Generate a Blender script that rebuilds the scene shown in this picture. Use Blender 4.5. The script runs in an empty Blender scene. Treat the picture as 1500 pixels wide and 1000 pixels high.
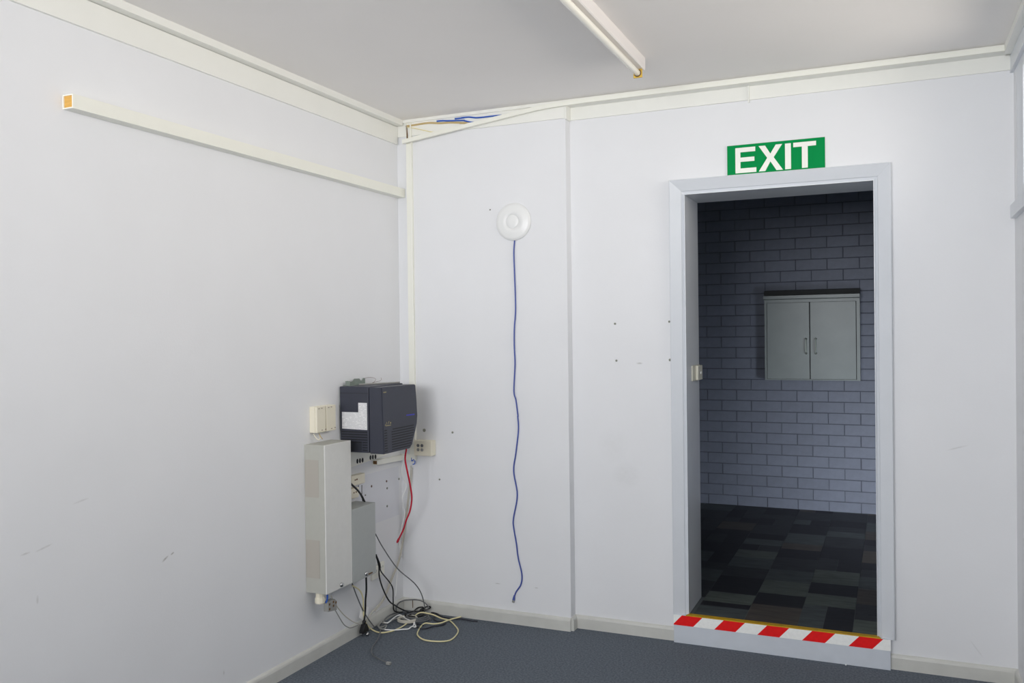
import bpy, bmesh, math, random
from mathutils import Vector, Matrix

S = bpy.context.scene
COL = S.collection
random.seed(7)

# ------------------------------------------------------------------ camera
YAW, PITCH, ROLL = 0.4114, -0.0082, -0.0121
cam_data = bpy.data.cameras.new('camera')
cam_data.sensor_width = 36.0
cam_data.sensor_fit = 'HORIZONTAL'
cam_data.lens = 1277.99 / 1500.0 * 36.0
cam_data.clip_start = 0.05
cam = bpy.data.objects.new('camera', cam_data)
COL.objects.link(cam)
fw = Vector((-math.sin(YAW) * math.cos(PITCH), math.cos(YAW) * math.cos(PITCH), math.sin(PITCH)))
r0 = Vector((math.cos(YAW), math.sin(YAW), 0)); u0 = r0.cross(fw)
rt = r0 * math.cos(ROLL) + u0 * math.sin(ROLL); up = -r0 * math.sin(ROLL) + u0 * math.cos(ROLL)
M = Matrix(((rt.x, up.x, -fw.x, 2.5059), (rt.y, up.y, -fw.y, -4.1869), (rt.z, up.z, -fw.z, 1.5177), (0, 0, 0, 1)))
cam.matrix_world = M
S.camera = cam

# ------------------------------------------------------------------ world, daylight, exposure
world = bpy.data.worlds.new('overcast_sky'); S.world = world
world.use_nodes = True
bg = world.node_tree.nodes['Background']
bg.inputs[0].default_value = (0.93, 0.96, 1.0, 1)
bg.inputs[1].default_value = 1.1

def area_light(name, loc, direction, sx, sy, power, color):
    d = bpy.data.lights.new(name, 'AREA'); d.shape = 'RECTANGLE'; d.size = sx; d.size_y = sy
    d.energy = power; d.color = color
    o = bpy.data.objects.new(name, d); COL.objects.link(o)
    o.location = loc
    o.rotation_euler = Vector(direction).to_track_quat('-Z', 'Y').to_euler()
    return o

W = 2.985          # room width, right wall plane
YF = -5.9          # wall behind the camera
H = 2.70           # ceiling
# daylight entering by the high strip window of the right wall and by the windows behind the camera
l1 = area_light('daylight_strip_window', (W + 0.17, -1.475, 2.325), (-1, 0, 0.02), 2.75, 0.52, 13.5, (1.0, 0.93, 0.83))
l1.data.spread = math.radians(100)
l2 = area_light('daylight_rear_window', (1.4, YF - 0.16, 1.95), (0, 1, 0.08), 2.0, 1.1, 56, (0.985, 0.99, 1.0))
l2.data.spread = math.radians(107)
# portals guide the sky light through the same openings
for nm, loc, dr, sx, sy in (('portal_strip_window', (W + 0.10, -1.45, 2.32), (-1, 0, 0), 2.85, 0.55), ('portal_rear_window', (1.4, YF - 0.11, 1.95), (0, 1, 0), 2.2, 1.2), ('portal_added_door', (3.6, 0.30, 1.12), (0, 1, 0), 0.6, 1.85)):
    area_light(nm, loc, dr, sx, sy, 1, (1, 1, 1)).data.cycles.is_portal = True
# added fill for the brick wall beyond, shone through a made-up glazed door
l3 = area_light('fill_added_door', (3.6, 0.24, 0.62), (-0.55, 1, -0.24), 0.6, 0.75, 14.5, (0.92, 0.96, 1.0))
l3.data.spread = math.radians(78)

S.view_settings.view_transform = 'Standard'
S.view_settings.look = 'None'
S.view_settings.exposure = 0.09
S.view_settings.gamma = 1.0
S.view_settings.use_curve_mapping = False
S.cycles.use_denoising = True
S.cycles.max_bounces = 10
S.cycles.diffuse_bounces = 8

# ------------------------------------------------------------------ materials
def lin(c):
    return tuple(((v / 255.0) / 12.92 if v / 255.0 <= 0.04045 else ((v / 255.0 + 0.055) / 1.055) ** 2.4) for v in c)

def mat(name, rgb, rough=0.5, metal=0.0, var=0.0, scale=8.0, bump=0.0, bscale=300.0, spec=0.5, per_object=0.0, stretch=None):
    m = bpy.data.materials.new(name); m.use_nodes = True
    nt = m.node_tree; b = nt.nodes['Principled BSDF']
    c = lin(rgb)
    b.inputs['Base Color'].default_value = (*c, 1)
    b.inputs['Roughness'].default_value = rough
    b.inputs['Metallic'].default_value = metal
    b.inputs['Specular IOR Level'].default_value = spec
    tc = nt.nodes.new('ShaderNodeTexCoord')
    src = tc.outputs['Object']
    if stretch:
        mp = nt.nodes.new('ShaderNodeMapping'); mp.inputs['Scale'].default_value = stretch
        nt.links.new(src, mp.inputs['Vector']); src = mp.outputs['Vector']
    if var > 0 or per_object > 0:
        hsv = nt.nodes.new('ShaderNodeHueSaturation')
        hsv.inputs['Color'].default_value = (*c, 1)
        val = None
        if var > 0:
            nz = nt.nodes.new('ShaderNodeTexNoise'); nz.inputs['Scale'].default_value = scale
            nz.inputs['Detail'].default_value = 5
            nt.links.new(src, nz.inputs['Vector'])
            mr = nt.nodes.new('ShaderNodeMapRange')
            mr.inputs['From Min'].default_value = 0.3; mr.inputs['From Max'].default_value = 0.7
            mr.inputs['To Min'].default_value = 1 - var; mr.inputs['To Max'].default_value = 1 + var
            nt.links.new(nz.outputs['Fac'], mr.inputs['Value']); val = mr.outputs['Result']
        if per_object > 0:
            oi = nt.nodes.new('ShaderNodeObjectInfo')
            m2 = nt.nodes.new('ShaderNodeMapRange')
            m2.inputs['To Min'].default_value = 1 - per_object; m2.inputs['To Max'].default_value = 1 + per_object
            nt.links.new(oi.outputs['Random'], m2.inputs['Value'])
            if val is None: val = m2.outputs['Result']
            else:
                mu = nt.nodes.new('ShaderNodeMath'); mu.operation = 'MULTIPLY'
                nt.links.new(val, mu.inputs[0]); nt.links.new(m2.outputs['Result'], mu.inputs[1]); val = mu.outputs[0]
        nt.links.new(val, hsv.inputs['Value'])
        nt.links.new(hsv.outputs['Color'], b.inputs['Base Color'])
    if bump > 0:
        n2 = nt.nodes.new('ShaderNodeTexNoise'); n2.inputs['Scale'].default_value = bscale; n2.inputs['Detail'].default_value = 3
        nt.links.new(tc.outputs['Object'], n2.inputs['Vector'])
        bp = nt.nodes.new('ShaderNodeBump'); bp.inputs['Strength'].default_value = bump; bp.inputs['Distance'].default_value = 0.002
        nt.links.new(n2.outputs['Fac'], bp.inputs['Height']); nt.links.new(bp.outputs['Normal'], b.inputs['Normal'])
    return m

M_WALL = mat('painted_plaster', (231, 232, 234), 0.62, var=0.012, scale=3, bump=0.12, bscale=120, spec=0.3)
M_CEIL = mat('ceiling_paint', (243, 240, 237), 0.75, var=0.012, scale=2.5, bump=0.1, bscale=90, spec=0.2)
M_TRIM = mat('cream_gloss_paint', (238, 238, 232), 0.35, var=0.01, scale=6)
M_BASE = mat('baseboard_paint', (206, 206, 200), 0.45, var=0.05, scale=9, bump=0.08, bscale=60)
M_FRAME = mat('door_frame_paint', (218, 222, 227), 0.30, var=0.015, scale=5, bump=0.03, bscale=40)
M_STEP = mat('step_paint', (206, 212, 220), 0.45, var=0.03, scale=14, bump=0.06, bscale=60)
M_CARPET = mat('charcoal_carpet', (104, 111, 119), 0.95, var=0.30, scale=110, bump=0.9, bscale=260, spec=0.05)
M_DUCT = mat('cream_plastic_duct', (239, 239, 229), 0.38, var=0.01, scale=10)
M_DUCT2 = mat('ivory_plastic', (236, 230, 210), 0.4)
M_IVORY2 = mat('aged_ivory_plastic', (222, 220, 205), 0.42)
M_WOOD = mat('raw_timber', (216, 168, 84), 0.6, var=0.1, scale=20, stretch=(1, 1, 12))
M_CABINET = mat('grey_enamel', (182, 182, 174), 0.42, var=0.02, scale=30, bump=0.03, bscale=500)
M_LID = mat('grey_enamel_lit', (220, 220, 216), 0.42, var=0.02, scale=30, bump=0.03, bscale=500)  # cabinet grey made lighter: light falling on the lid is put into the colour
M_CABINET2 = mat('blue_grey_enamel', (170, 174, 172), 0.42, var=0.02, scale=30, bump=0.03, bscale=500)
M_PATCH = mat('faded_sticker_patch', (177, 172, 163), 0.6)
M_UNIT = mat('charcoal_plastic', (53, 56, 69), 0.45, var=0.03, scale=40, bump=0.08, bscale=900)
M_UNITD = mat('dark_slot', (22, 23, 28), 0.6)
M_UNITS = mat('dark_slot_edge', (40, 43, 52), 0.5)
M_CHROME = mat('chrome', (200, 200, 200), 0.15, metal=1.0)
M_STEEL = mat('zinc_plate', (170, 180, 172), 0.42, metal=0.35)
M_WHITE = mat('white_plastic', (236, 237, 236), 0.35)
M_GREEN = mat('exit_green', (0, 140, 72), 0.5, spec=0.06)
M_SIGNW = mat('exit_white', (240, 240, 232), 0.35)
M_RED = mat('tape_red', (238, 6, 10), 0.4, var=0.05, scale=60)
M_TAPEW = mat('tape_white', (250, 251, 248), 0.42, var=0.04, scale=70)
M_YELLOW = mat('worn_yellow_edge', (196, 154, 12), 0.45, var=0.12, scale=40)
M_TUBE = mat('tube_glass', (242, 240, 230), 0.2)
M_BATTEN = mat('batten_enamel', (228, 224, 222), 0.35)
M_HOLDER = mat('yellowed_lampholder', (214, 176, 66), 0.4)
M_BLUE = mat('blue_cable', (66, 84, 160), 0.4)
M_BLUEW = mat('blue_wire', (40, 92, 190), 0.4)
M_ORW = mat('tan_wire', (196, 172, 120), 0.45)
M_YELW = mat('pale_yellow_cable', (232, 222, 174), 0.42)
M_GREYC = mat('grey_cable', (104, 106, 108), 0.45)
M_BLACK = mat('black_cable', (20, 21, 25), 0.4)
M_DKC = mat('dark_cable', (34, 34, 46), 0.4)
M_WHITEC = mat('white_cable', (244, 244, 242), 0.4)
M_BEIGE = mat('beige_cable', (200, 196, 184), 0.5)
M_REDC = mat('red_cable', (196, 22, 52), 0.35)
M_BRICK = mat('painted_brick', (109, 116, 132), 0.55, var=0.06, scale=25, bump=0.35, bscale=70, per_object=0.05)
M_MORTAR = mat('painted_mortar', (84, 88, 100), 0.8, var=0.1, scale=40, bump=0.4, bscale=120)
M_HALLCAB = mat('grey_green_enamel', (128, 138, 139), 0.36, var=0.05, scale=7, bump=0.05, bscale=60)
M_DARKTRIM = mat('dark_fascia', (58, 60, 60), 0.6)
M_LOGO = mat('gold_print', (150, 140, 96), 0.4)
M_LOGOB = mat('blue_print', (52, 54, 190), 0.4)
M_HOLE = mat('rust_plug', (120, 96, 88), 0.6)
M_GPLUG = mat('grey_plug', (138, 140, 130), 0.6)
M_RUST = mat('rusty_nail', (104, 74, 36), 0.7)
M_PLATE = mat('off_white_plastic', (244, 243, 232), 0.4)
M_PAPER = mat('white_paper', (250, 250, 250), 0.7)
M_BRKT = mat('dull_zinc', (132, 142, 134), 0.5, metal=0.2)
M_GREYP = mat('grey_plastic', (150, 150, 146), 0.5)
M_GROUT = mat('tile_joint', (92, 97, 98), 0.6)
M_OUT = mat('outdoor_concrete', (150, 150, 146), 0.9, var=0.1, scale=3)

TILES = [mat('vinyl_tile_%s' % n, c, 0.5, var=0.30, scale=7, stretch=(1.2, 5.5, 1), bump=0.08, bscale=80, spec=0.25)
         for n, c in (('slate', (72, 78, 79)), ('charcoal', (50, 52, 55)), ('moss', (85, 92, 87)), ('umber', (75, 70, 65)), ('black', (34, 34, 38)))]

def sticker_material():
    m = bpy.data.materials.new('printed_sticker'); m.use_nodes = True
    nt = m.node_tree; b = nt.nodes['Principled BSDF']; b.inputs['Roughness'].default_value = 0.5
    tc = nt.nodes.new('ShaderNodeTexCoord'); sp = nt.nodes.new('ShaderNodeSeparateXYZ')
    nt.links.new(tc.outputs['Object'], sp.inputs[0])
    def math_(op, a, bb):
        n = nt.nodes.new('ShaderNodeMath'); n.operation = op
        for i, v in enumerate((a, bb)):
            if isinstance(v, (int, float)): n.inputs[i].default_value = v
            else: nt.links.new(v, n.inputs[i])
        return n.outputs[0]
    rows = math_('LESS_THAN', math_('FRACT', math_('MULTIPLY', sp.outputs[2], 150.0), 0.0), 0.42)
    nz = nt.nodes.new('ShaderNodeTexNoise'); nz.inputs['Scale'].default_value = 1.0; nz.inputs['Detail'].default_value = 2
    mp = nt.nodes.new('ShaderNodeMapping'); mp.inputs['Scale'].default_value = (90, 1, 150)
    nt.links.new(tc.outputs['Object'], mp.inputs[0]); nt.links.new(mp.outputs[0], nz.inputs['Vector'])
    ink = math_('MULTIPLY', rows, math_('GREATER_THAN', nz.outputs['Fac'], 0.44))
    mx = nt.nodes.new('ShaderNodeMix'); mx.data_type = 'RGBA'
    mx.inputs[6].default_value = (*lin((234, 234, 235)), 1); mx.inputs[7].default_value = (*lin((204, 205, 208)), 1)
    nt.links.new(ink, mx.inputs[0]); nt.links.new(mx.outputs[2], b.inputs['Base Color'])
    return m
M_STICKER = sticker_material()

def glass_material():
    m = bpy.data.materials.new('window_glass'); m.use_nodes = True
    nt = m.node_tree; nt.nodes.remove(nt.nodes['Principled BSDF'])
    out = nt.nodes['Material Output']
    tr = nt.nodes.new('ShaderNodeBsdfTransparent'); tr.inputs[0].default_value = (0.965, 0.965, 0.97, 1)
    gl = nt.nodes.new('ShaderNodeBsdfGlossy'); gl.inputs['Roughness'].default_value = 0.02
    mx = nt.nodes.new('ShaderNodeMixShader'); mx.inputs[0].default_value = 0.05
    nt.links.new(tr.outputs[0], mx.inputs[1]); nt.links.new(gl.outputs[0], mx.inputs[2]); nt.links.new(mx.outputs[0], out.inputs[0])
    return m
M_GLASS = glass_material()

# ------------------------------------------------------------------ mesh helpers
def bm_box(bm, x0, x1, y0, y1, z0, z1):
    v = [bm.verts.new(p) for p in ((x0, y0, z0), (x1, y0, z0), (x1, y1, z0), (x0, y1, z0), (x0, y0, z1), (x1, y0, z1), (x1, y1, z1), (x0, y1, z1))]
    for f in ((0, 3, 2, 1), (4, 5, 6, 7), (0, 1, 5, 4), (1, 2, 6, 5), (2, 3, 7, 6), (3, 0, 4, 7)):
        bm.faces.new([v[i] for i in f])

def link_bm(name, bm, material, parent=None, smooth=False):
    bmesh.ops.recalc_face_normals(bm, faces=bm.faces[:])
    me = bpy.data.meshes.new(name)
    bm.to_mesh(me); bm.free()
    if smooth:
        for p in me.polygons: p.use_smooth = True
    if material: me.materials.append(material)
    o = bpy.data.objects.new(name, me); COL.objects.link(o)
    if parent:
        o.parent = parent
        o.matrix_parent_inverse = Matrix.Translation(-parent.location)
    return o

def box(name, x0, x1, y0, y1, z0, z1, material, parent=None, bevel=0.0, seg=2):
    bm = bmesh.new(); bm_box(bm, min(x0, x1), max(x0, x1), min(y0, y1), max(y0, y1), min(z0, z1), max(z0, z1))
    if bevel > 0:
        bmesh.ops.bevel(bm, geom=bm.edges[:], offset=bevel, segments=seg, affect='EDGES', profile=0.5)
    return link_bm(name, bm, material, parent)

def boxes(name, lst, material, parent=None):
    bm = bmesh.new()
    for b in lst: bm_box(bm, *b)
    return link_bm(name, bm, material, parent)

def prism(name, pts, axis, a0, a1, material, parent=None, bevel=0.0):
    """polygon pts extruded along axis: 'x' pts=(y,z), 'y' pts=(x,z), 'z' pts=(x,y)"""
    def P(p, a):
        return (a, p[0], p[1]) if axis == 'x' else (p[0], a, p[1]) if axis == 'y' else (p[0], p[1], a)
    bm = bmesh.new()
    A = [bm.verts.new(P(p, a0)) for p in pts]; B = [bm.verts.new(P(p, a1)) for p in pts]
    n = len(pts)
    bm.faces.new(A); bm.faces.new(B[::-1])
    for i in range(n): bm.faces.new((A[i], B[i], B[(i + 1) % n], A[(i + 1) % n]))
    if bevel > 0:
        bmesh.ops.recalc_face_normals(bm, faces=bm.faces[:])
        bmesh.ops.bevel(bm, geom=bm.edges[:], offset=bevel, segments=2, affect='EDGES', profile=0.5)
    return link_bm(name, bm, material, parent)

def catmull(pts, sub=6):
    P = [Vector(p) for p in pts]; out = []
    for i in range(len(P) - 1):
        a = P[i - 1] if i > 0 else P[0] * 2 - P[1]
        d = P[i + 2] if i + 2 < len(P) else P[-1] * 2 - P[-2]
        b, c = P[i], P[i + 1]
        for k in range(sub):
            t = k / sub
            out.append(0.5 * ((2 * b) + (c - a) * t + (2 * a - 5 * b + 4 * c - d) * t * t + (3 * b - a - 3 * c + d) * t ** 3))
    out.append(P[-1])
    return out

def tube(name, pts, r, material, parent=None, smooth_path=True, sides=8, sub=5):
    path = catmull(pts, sub) if smooth_path else [Vector(p) for p in pts]
    bm = bmesh.new(); rings = []
    nrm = None
    for i, p in enumerate(path):
        t = (path[min(i + 1, len(path) - 1)] - path[max(i - 1, 0)])
        if t.length < 1e-9: t = Vector((0, 0, 1))
        t.normalize()
        if nrm is None:
            nrm = t.orthogonal().normalized()
        nrm = (nrm - t * nrm.dot(t))
        if nrm.length < 1e-6: nrm = t.orthogonal()
        nrm.normalize(); bn = t.cross(nrm)
        rings.append([bm.verts.new(p + (nrm * math.cos(2 * math.pi * k / sides) + bn * math.sin(2 * math.pi * k / sides)) * r) for k in range(sides)])
    for a, b in zip(rings, rings[1:]):
        for k in range(sides): bm.faces.new((a[k], a[(k + 1) % sides], b[(k + 1) % sides], b[k]))
    bm.faces.new(rings[0]); bm.faces.new(rings[-1])
    return link_bm(name, bm, material, parent, smooth=True)

def lathe(name, prof, origin, axis, material, parent=None, n=40, smooth=True):
    """prof = [(radius, height along axis)]"""
    ax = Vector(axis).normalized(); u = ax.orthogonal().normalized(); v = ax.cross(u)
    bm = bmesh.new(); rings = []
    for r, h in prof:
        c = Vector(origin) + ax * h
        if r < 1e-6: rings.append([bm.verts.new(c)])
        else: rings.append([bm.verts.new(c + (u * math.cos(2 * math.pi * k / n) + v * math.sin(2 * math.pi * k / n)) * r) for k in range(n)])
    for a, b in zip(rings, rings[1:]):
        for k in range(n):
            q = [a[k % len(a)], a[(k + 1) % len(a)], b[(k + 1) % len(b)], b[k % len(b)]]
            q2 = []
            for w_ in q:
                if w_ not in q2: q2.append(w_)
            if len(q2) >= 3: bm.faces.new(q2)
    return link_bm(name, bm, material, parent, smooth=smooth)

def tag(o, label, cat, group=None, kind=None):
    o['label'] = label; o['category'] = cat
    if group: o['group'] = group
    if kind: o['kind'] = kind
    return o

def thing(name, label, cat, loc, group=None, kind=None):
    o = bpy.data.objects.new(name, None); o.empty_display_size = 0.05
    COL.objects.link(o); o.location = loc
    return tag(o, label, cat, group, kind)

# ------------------------------------------------------------------ cable paths in metres
C_yellow = [(0.06, -0.58, 0.291), (0.05, -0.503, 0.246), (0.04, -0.459, 0.194), (0.035, -0.449, 0.142), (0.035, -0.443, 0.091), (0.024, -0.407, 0.044), (0.037, -0.374, 0.006), (0.097, -0.397, 0.006), (0.13, -0.376, 0.006), (0.152, -0.329, 0.006), (0.156, -0.239, 0.006), (0.142, -0.146, 0.006), (0.165, -0.123, 0.03), (0.188, -0.102, 0.03), (0.238, -0.087, 0.02), (0.282, -0.083, 0.006), (0.343, -0.101, 0.006), (0.409, -0.164, 0.006), (0.457, -0.224, 0.006), (0.482, -0.305, 0.006), (0.48, -0.372, 0.006), (0.427, -0.404, 0.006), (0.358, -0.406, 0.006), (0.295, -0.357, 0.006), (0.264, -0.292, 0.006), (0.243, -0.221, 0.006), (0.254, -0.199, 0.012), (0.297, -0.195, 0.012), (0.327, -0.167, 0.012), (0.347, -0.141, 0.018), (0.367, -0.104, 0.02), (0.405, -0.088, 0.03)]
C_grey_right = [(0.05, -0.352, 0.497), (0.066, -0.306, 0.416), (0.115, -0.247, 0.298), (0.175, -0.182, 0.212), (0.191, -0.136, 0.147), (0.19, -0.098, 0.07), (0.172, -0.067, 0.02), (0.161, -0.086, 0.01)]
C_grey_arch = [(0.024, -0.114, 0.022), (0.024, -0.113, 0.044), (0.026, -0.087, 0.061), (0.054, -0.08, 0.075), (0.085, -0.074, 0.08), (0.123, -0.066, 0.082), (0.154, -0.061, 0.077), (0.178, -0.058, 0.064), (0.193, -0.06, 0.048), (0.189, -0.065, 0.038), (0.14, -0.024, 0.011)]
C_black_a = [(0.04, -0.335, 0.383), (0.041, -0.309, 0.318), (0.03, -0.289, 0.258), (0.03, -0.255, 0.184), (0.04, -0.211, 0.108), (0.042, -0.153, 0.067), (0.045, -0.094, 0.03), (0.081, -0.069, 0.01)]
C_black_b = [(0.05, -0.349, 0.389), (0.049, -0.312, 0.33), (0.035, -0.28, 0.283), (0.02, -0.177, 0.2), (0.02, -0.14, 0.152), (0.03, -0.154, 0.101), (0.024, -0.141, 0.041), (0.024, -0.114, 0.02), (0.048, -0.089, 0.012)]
C_black_pile = [(0.097, -0.14, 0.02), (0.115, -0.127, 0.02), (0.119, -0.094, 0.02), (0.104, -0.05, 0.02), (0.111, -0.024, 0.026), (0.136, -0.024, 0.031), (0.141, -0.024, 0.022), (0.138, -0.049, 0.02), (0.126, -0.073, 0.02), (0.141, -0.054, 0.02), (0.158, -0.024, 0.02), (0.183, -0.024, 0.033), (0.181, -0.024, 0.039), (0.158, -0.024, 0.035), (0.129, -0.027, 0.02), (0.133, -0.063, 0.02), (0.114, -0.096, 0.02), (0.083, -0.102, 0.02), (0.099, -0.151, 0.02), (0.129, -0.151, 0.02), (0.176, -0.145, 0.02), (0.186, -0.105, 0.02), (0.149, -0.07, 0.02), (0.105, -0.074, 0.02), (0.092, -0.111, 0.02)]
C_dark_right = [(0.252, -0.222, 0.006), (0.209, -0.205, 0.006), (0.217, -0.236, 0.006), (0.253, -0.267, 0.006), (0.285, -0.26, 0.006), (0.304, -0.214, 0.006), (0.328, -0.192, 0.006), (0.344, -0.169, 0.006), (0.337, -0.137, 0.006), (0.318, -0.121, 0.006), (0.285, -0.134, 0.006), (0.251, -0.106, 0.006), (0.229, -0.054, 0.006), (0.191, -0.024, 0.008), (0.225, -0.024, 0.006), (0.274, -0.06, 0.006), (0.315, -0.068, 0.006), (0.356, -0.067, 0.006), (0.39, -0.054, 0.006), (0.442, -0.061, 0.006), (0.486, -0.057, 0.006)]
C_grey_thin = [(0.06, -0.582, 0.302), (0.043, -0.523, 0.228), (0.036, -0.459, 0.136), (0.03, -0.395, 0.064), (0.036, -0.348, 0.008)]
C_grey_tail = [(0.102, -0.056, 0.008), (0.049, -0.068, 0.008), (0.024, -0.096, 0.011), (0.024, -0.175, 0.021), (0.024, -0.223, 0.015), (0.044, -0.274, 0.008), (0.054, -0.318, 0.008), (0.105, -0.407, 0.008), (0.146, -0.496, 0.008), (0.18, -0.596, 0.008), (0.228, -0.672, 0.008), (0.291, -0.713, 0.008), (0.354, -0.739, 0.008)]
C_grey_knot = [(0.029, -0.26, 0.012), (0.038, -0.321, 0.012), (0.068, -0.341, 0.012), (0.08, -0.305, 0.012), (0.098, -0.361, 0.012), (0.059, -0.345, 0.012), (0.028, -0.277, 0.012), (0.064, -0.279, 0.012), (0.065, -0.213, 0.012), (0.082, -0.173, 0.012), (0.126, -0.189, 0.012)]
C_white_floor = [(0.046, -0.277, 0.014), (0.068, -0.272, 0.014), (0.06, -0.213, 0.014), (0.054, -0.161, 0.014), (0.063, -0.139, 0.014), (0.095, -0.157, 0.014), (0.132, -0.185, 0.014), (0.16, -0.191, 0.014), (0.172, -0.175, 0.014)]
C_white_lower = [(0.087, -0.35, 0.008), (0.109, -0.353, 0.008), (0.151, -0.342, 0.008), (0.185, -0.317, 0.008), (0.208, -0.301, 0.008), (0.206, -0.27, 0.008), (0.207, -0.247, 0.008), (0.168, -0.169, 0.008), (0.203, -0.225, 0.008), (0.227, -0.256, 0.008), (0.218, -0.265, 0.008)]
C_white_wire = [(0.1, -0.145, 0.872), (0.08, -0.112, 0.836), (0.06, -0.1, 0.776), (0.05, -0.036, 0.693), (0.04, -0.062, 0.631), (0.03, -0.029, 0.569), (0.033, -0.029, 0.53), (0.012, -0.04, 0.429), (0.01, -0.043, 0.361), (0.02, -0.04, 0.299)]
C_white_wire2 = [(0.015, -0.081, 0.236), (0.015, -0.092, 0.172), (0.024, -0.118, 0.102)]
C_beige_a = [(0.069, -0.015, 0.801), (0.064, -0.015, 0.733), (0.045, -0.015, 0.607), (0.02, -0.016, 0.436), (0.015, -0.069, 0.289), (0.015, -0.147, 0.208), (0.02, -0.24, 0.124), (0.025, -0.348, 0.092), (0.03, -0.423, 0.062)]
C_beige_b = [(0.077, -0.015, 0.79), (0.072, -0.015, 0.733), (0.052, -0.015, 0.608), (0.022, -0.009, 0.434), (0.017, -0.061, 0.287), (0.017, -0.138, 0.206), (0.022, -0.231, 0.122), (0.027, -0.332, 0.087)]
C_red = [(0.2, -0.281, 0.944), (0.2, -0.283, 0.93), (0.183, -0.267, 0.877), (0.182, -0.245, 0.81), (0.182, -0.222, 0.746), (0.18, -0.201, 0.682), (0.168, -0.182, 0.638), (0.148, -0.168, 0.583), (0.12, -0.158, 0.533), (0.095, -0.146, 0.48), (0.06, -0.138, 0.423)]
C_cord = [(0.07, -0.474, 0.312), (0.06, -0.458, 0.239), (0.045, -0.444, 0.18), (0.04, -0.439, 0.134), (0.04, -0.451, 0.07)]
C_thin_a = [(0.075, -0.767, 0.248), (0.055, -0.701, 0.185), (0.04, -0.633, 0.117), (0.032, -0.589, 0.087), (0.024, -0.545, 0.068), (0.03, -0.495, 0.065)]
C_thin_b = [(0.075, -0.781, 0.3), (0.056, -0.716, 0.236), (0.05, -0.646, 0.168), (0.04, -0.56, 0.108), (0.03, -0.473, 0.061)]
C_blue_loop = [(0.077, -0.02, 0.847), (0.08, -0.022, 0.829), (0.092, -0.02, 0.838), (0.098, -0.02, 0.827), (0.097, -0.023, 0.815), (0.089, -0.03, 0.812)]
C_black_thick = [(0.09, -0.658, 0.825), (0.08, -0.611, 0.799), (0.082, -0.558, 0.759), (0.073, -0.51, 0.724), (0.06, -0.464, 0.685), (0.06, -0.453, 0.67)]
C_jw1 = [(0.025, -0.463, 0.764), (0.021, -0.458, 0.736), (0.04, -0.443, 0.68), (0.04, -0.436, 0.665)]
C_jw2 = [(0.025, -0.433, 0.761), (0.026, -0.435, 0.713), (0.03, -0.436, 0.677), (0.03, -0.436, 0.665)]
C_net = [(0.703, -0.006, 2.006), (0.698, -0.006, 1.94), (0.701, -0.006, 1.821), (0.704, -0.006, 1.651), (0.696, -0.006, 1.551), (0.694, -0.006, 1.462), (0.697, -0.006, 1.362), (0.689, -0.006, 1.222), (0.7, -0.006, 1.172), (0.71, -0.006, 1.092), (0.709, -0.006, 1.088), (0.712, -0.006, 1.018), (0.696, -0.006, 0.898), (0.682, -0.006, 0.802), (0.701, -0.006, 0.678), (0.678, -0.006, 0.556), (0.678, -0.006, 0.506), (0.692, -0.006, 0.427), (0.702, -0.006, 0.348), (0.721, -0.006, 0.269), (0.717, -0.006, 0.214), (0.689, -0.006, 0.171), (0.678, -0.006, 0.146)]
C_blue1 = [(0.257, -0.012, 2.674), (0.291, -0.012, 2.673), (0.324, -0.012, 2.669), (0.373, -0.012, 2.665), (0.422, -0.012, 2.66), (0.422, -0.012, 2.659), (0.465, -0.012, 2.646), (0.508, -0.012, 2.645), (0.556, -0.012, 2.651)]
C_blue2 = [(0.367, -0.012, 2.675), (0.422, -0.012, 2.675), (0.406, -0.012, 2.676), (0.449, -0.012, 2.675), (0.492, -0.012, 2.667), (0.535, -0.012, 2.665), (0.577, -0.012, 2.665), (0.64, -0.012, 2.664)]
C_or1 = [(0.062, -0.01, 2.667), (0.121, -0.01, 2.669), (0.189, -0.01, 2.671), (0.223, -0.01, 2.669), (0.273, -0.01, 2.662), (0.339, -0.01, 2.658), (0.421, -0.01, 2.648), (0.394, -0.01, 2.65), (0.448, -0.01, 2.645), (0.502, -0.01, 2.644), (0.566, -0.01, 2.653)]
C_yel2 = [(0.064, -0.014, 2.664), (0.123, -0.014, 2.649), (0.19, -0.014, 2.629), (0.231, -0.014, 2.618), (0.278, -0.014, 2.617)]
C_or2 = [(0.068, -0.014, 2.67), (0.069, -0.014, 2.641), (0.071, -0.014, 2.617), (0.072, -0.014, 2.59)]
C_wires_top = [(0.02, -0.383, 1.3), (0.02, -0.349, 1.302), (0.02, -0.301, 1.297), (0.02, -0.283, 1.289), (0.02, -0.296, 1.277), (0.02, -0.321, 1.27), (0.02, -0.282, 1.276), (0.02, -0.242, 1.278), (0.02, -0.228, 1.284), (0.02, -0.229, 1.295)]
C_twin_wire = [(0.02, -0.822, 1.063), (0.03, -0.818, 1.045), (0.05, -0.827, 1.037), (0.05, -0.816, 1.042), (0.03, -0.791, 1.055)]
C_twin_wire2 = [(0.03, -0.794, 1.062), (0.05, -0.808, 1.048), (0.05, -0.795, 1.037)]
C_blue_short = [(0.08, -0.816, 0.315), (0.08, -0.817, 0.295), (0.085, -0.834, 0.282)]

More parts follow.
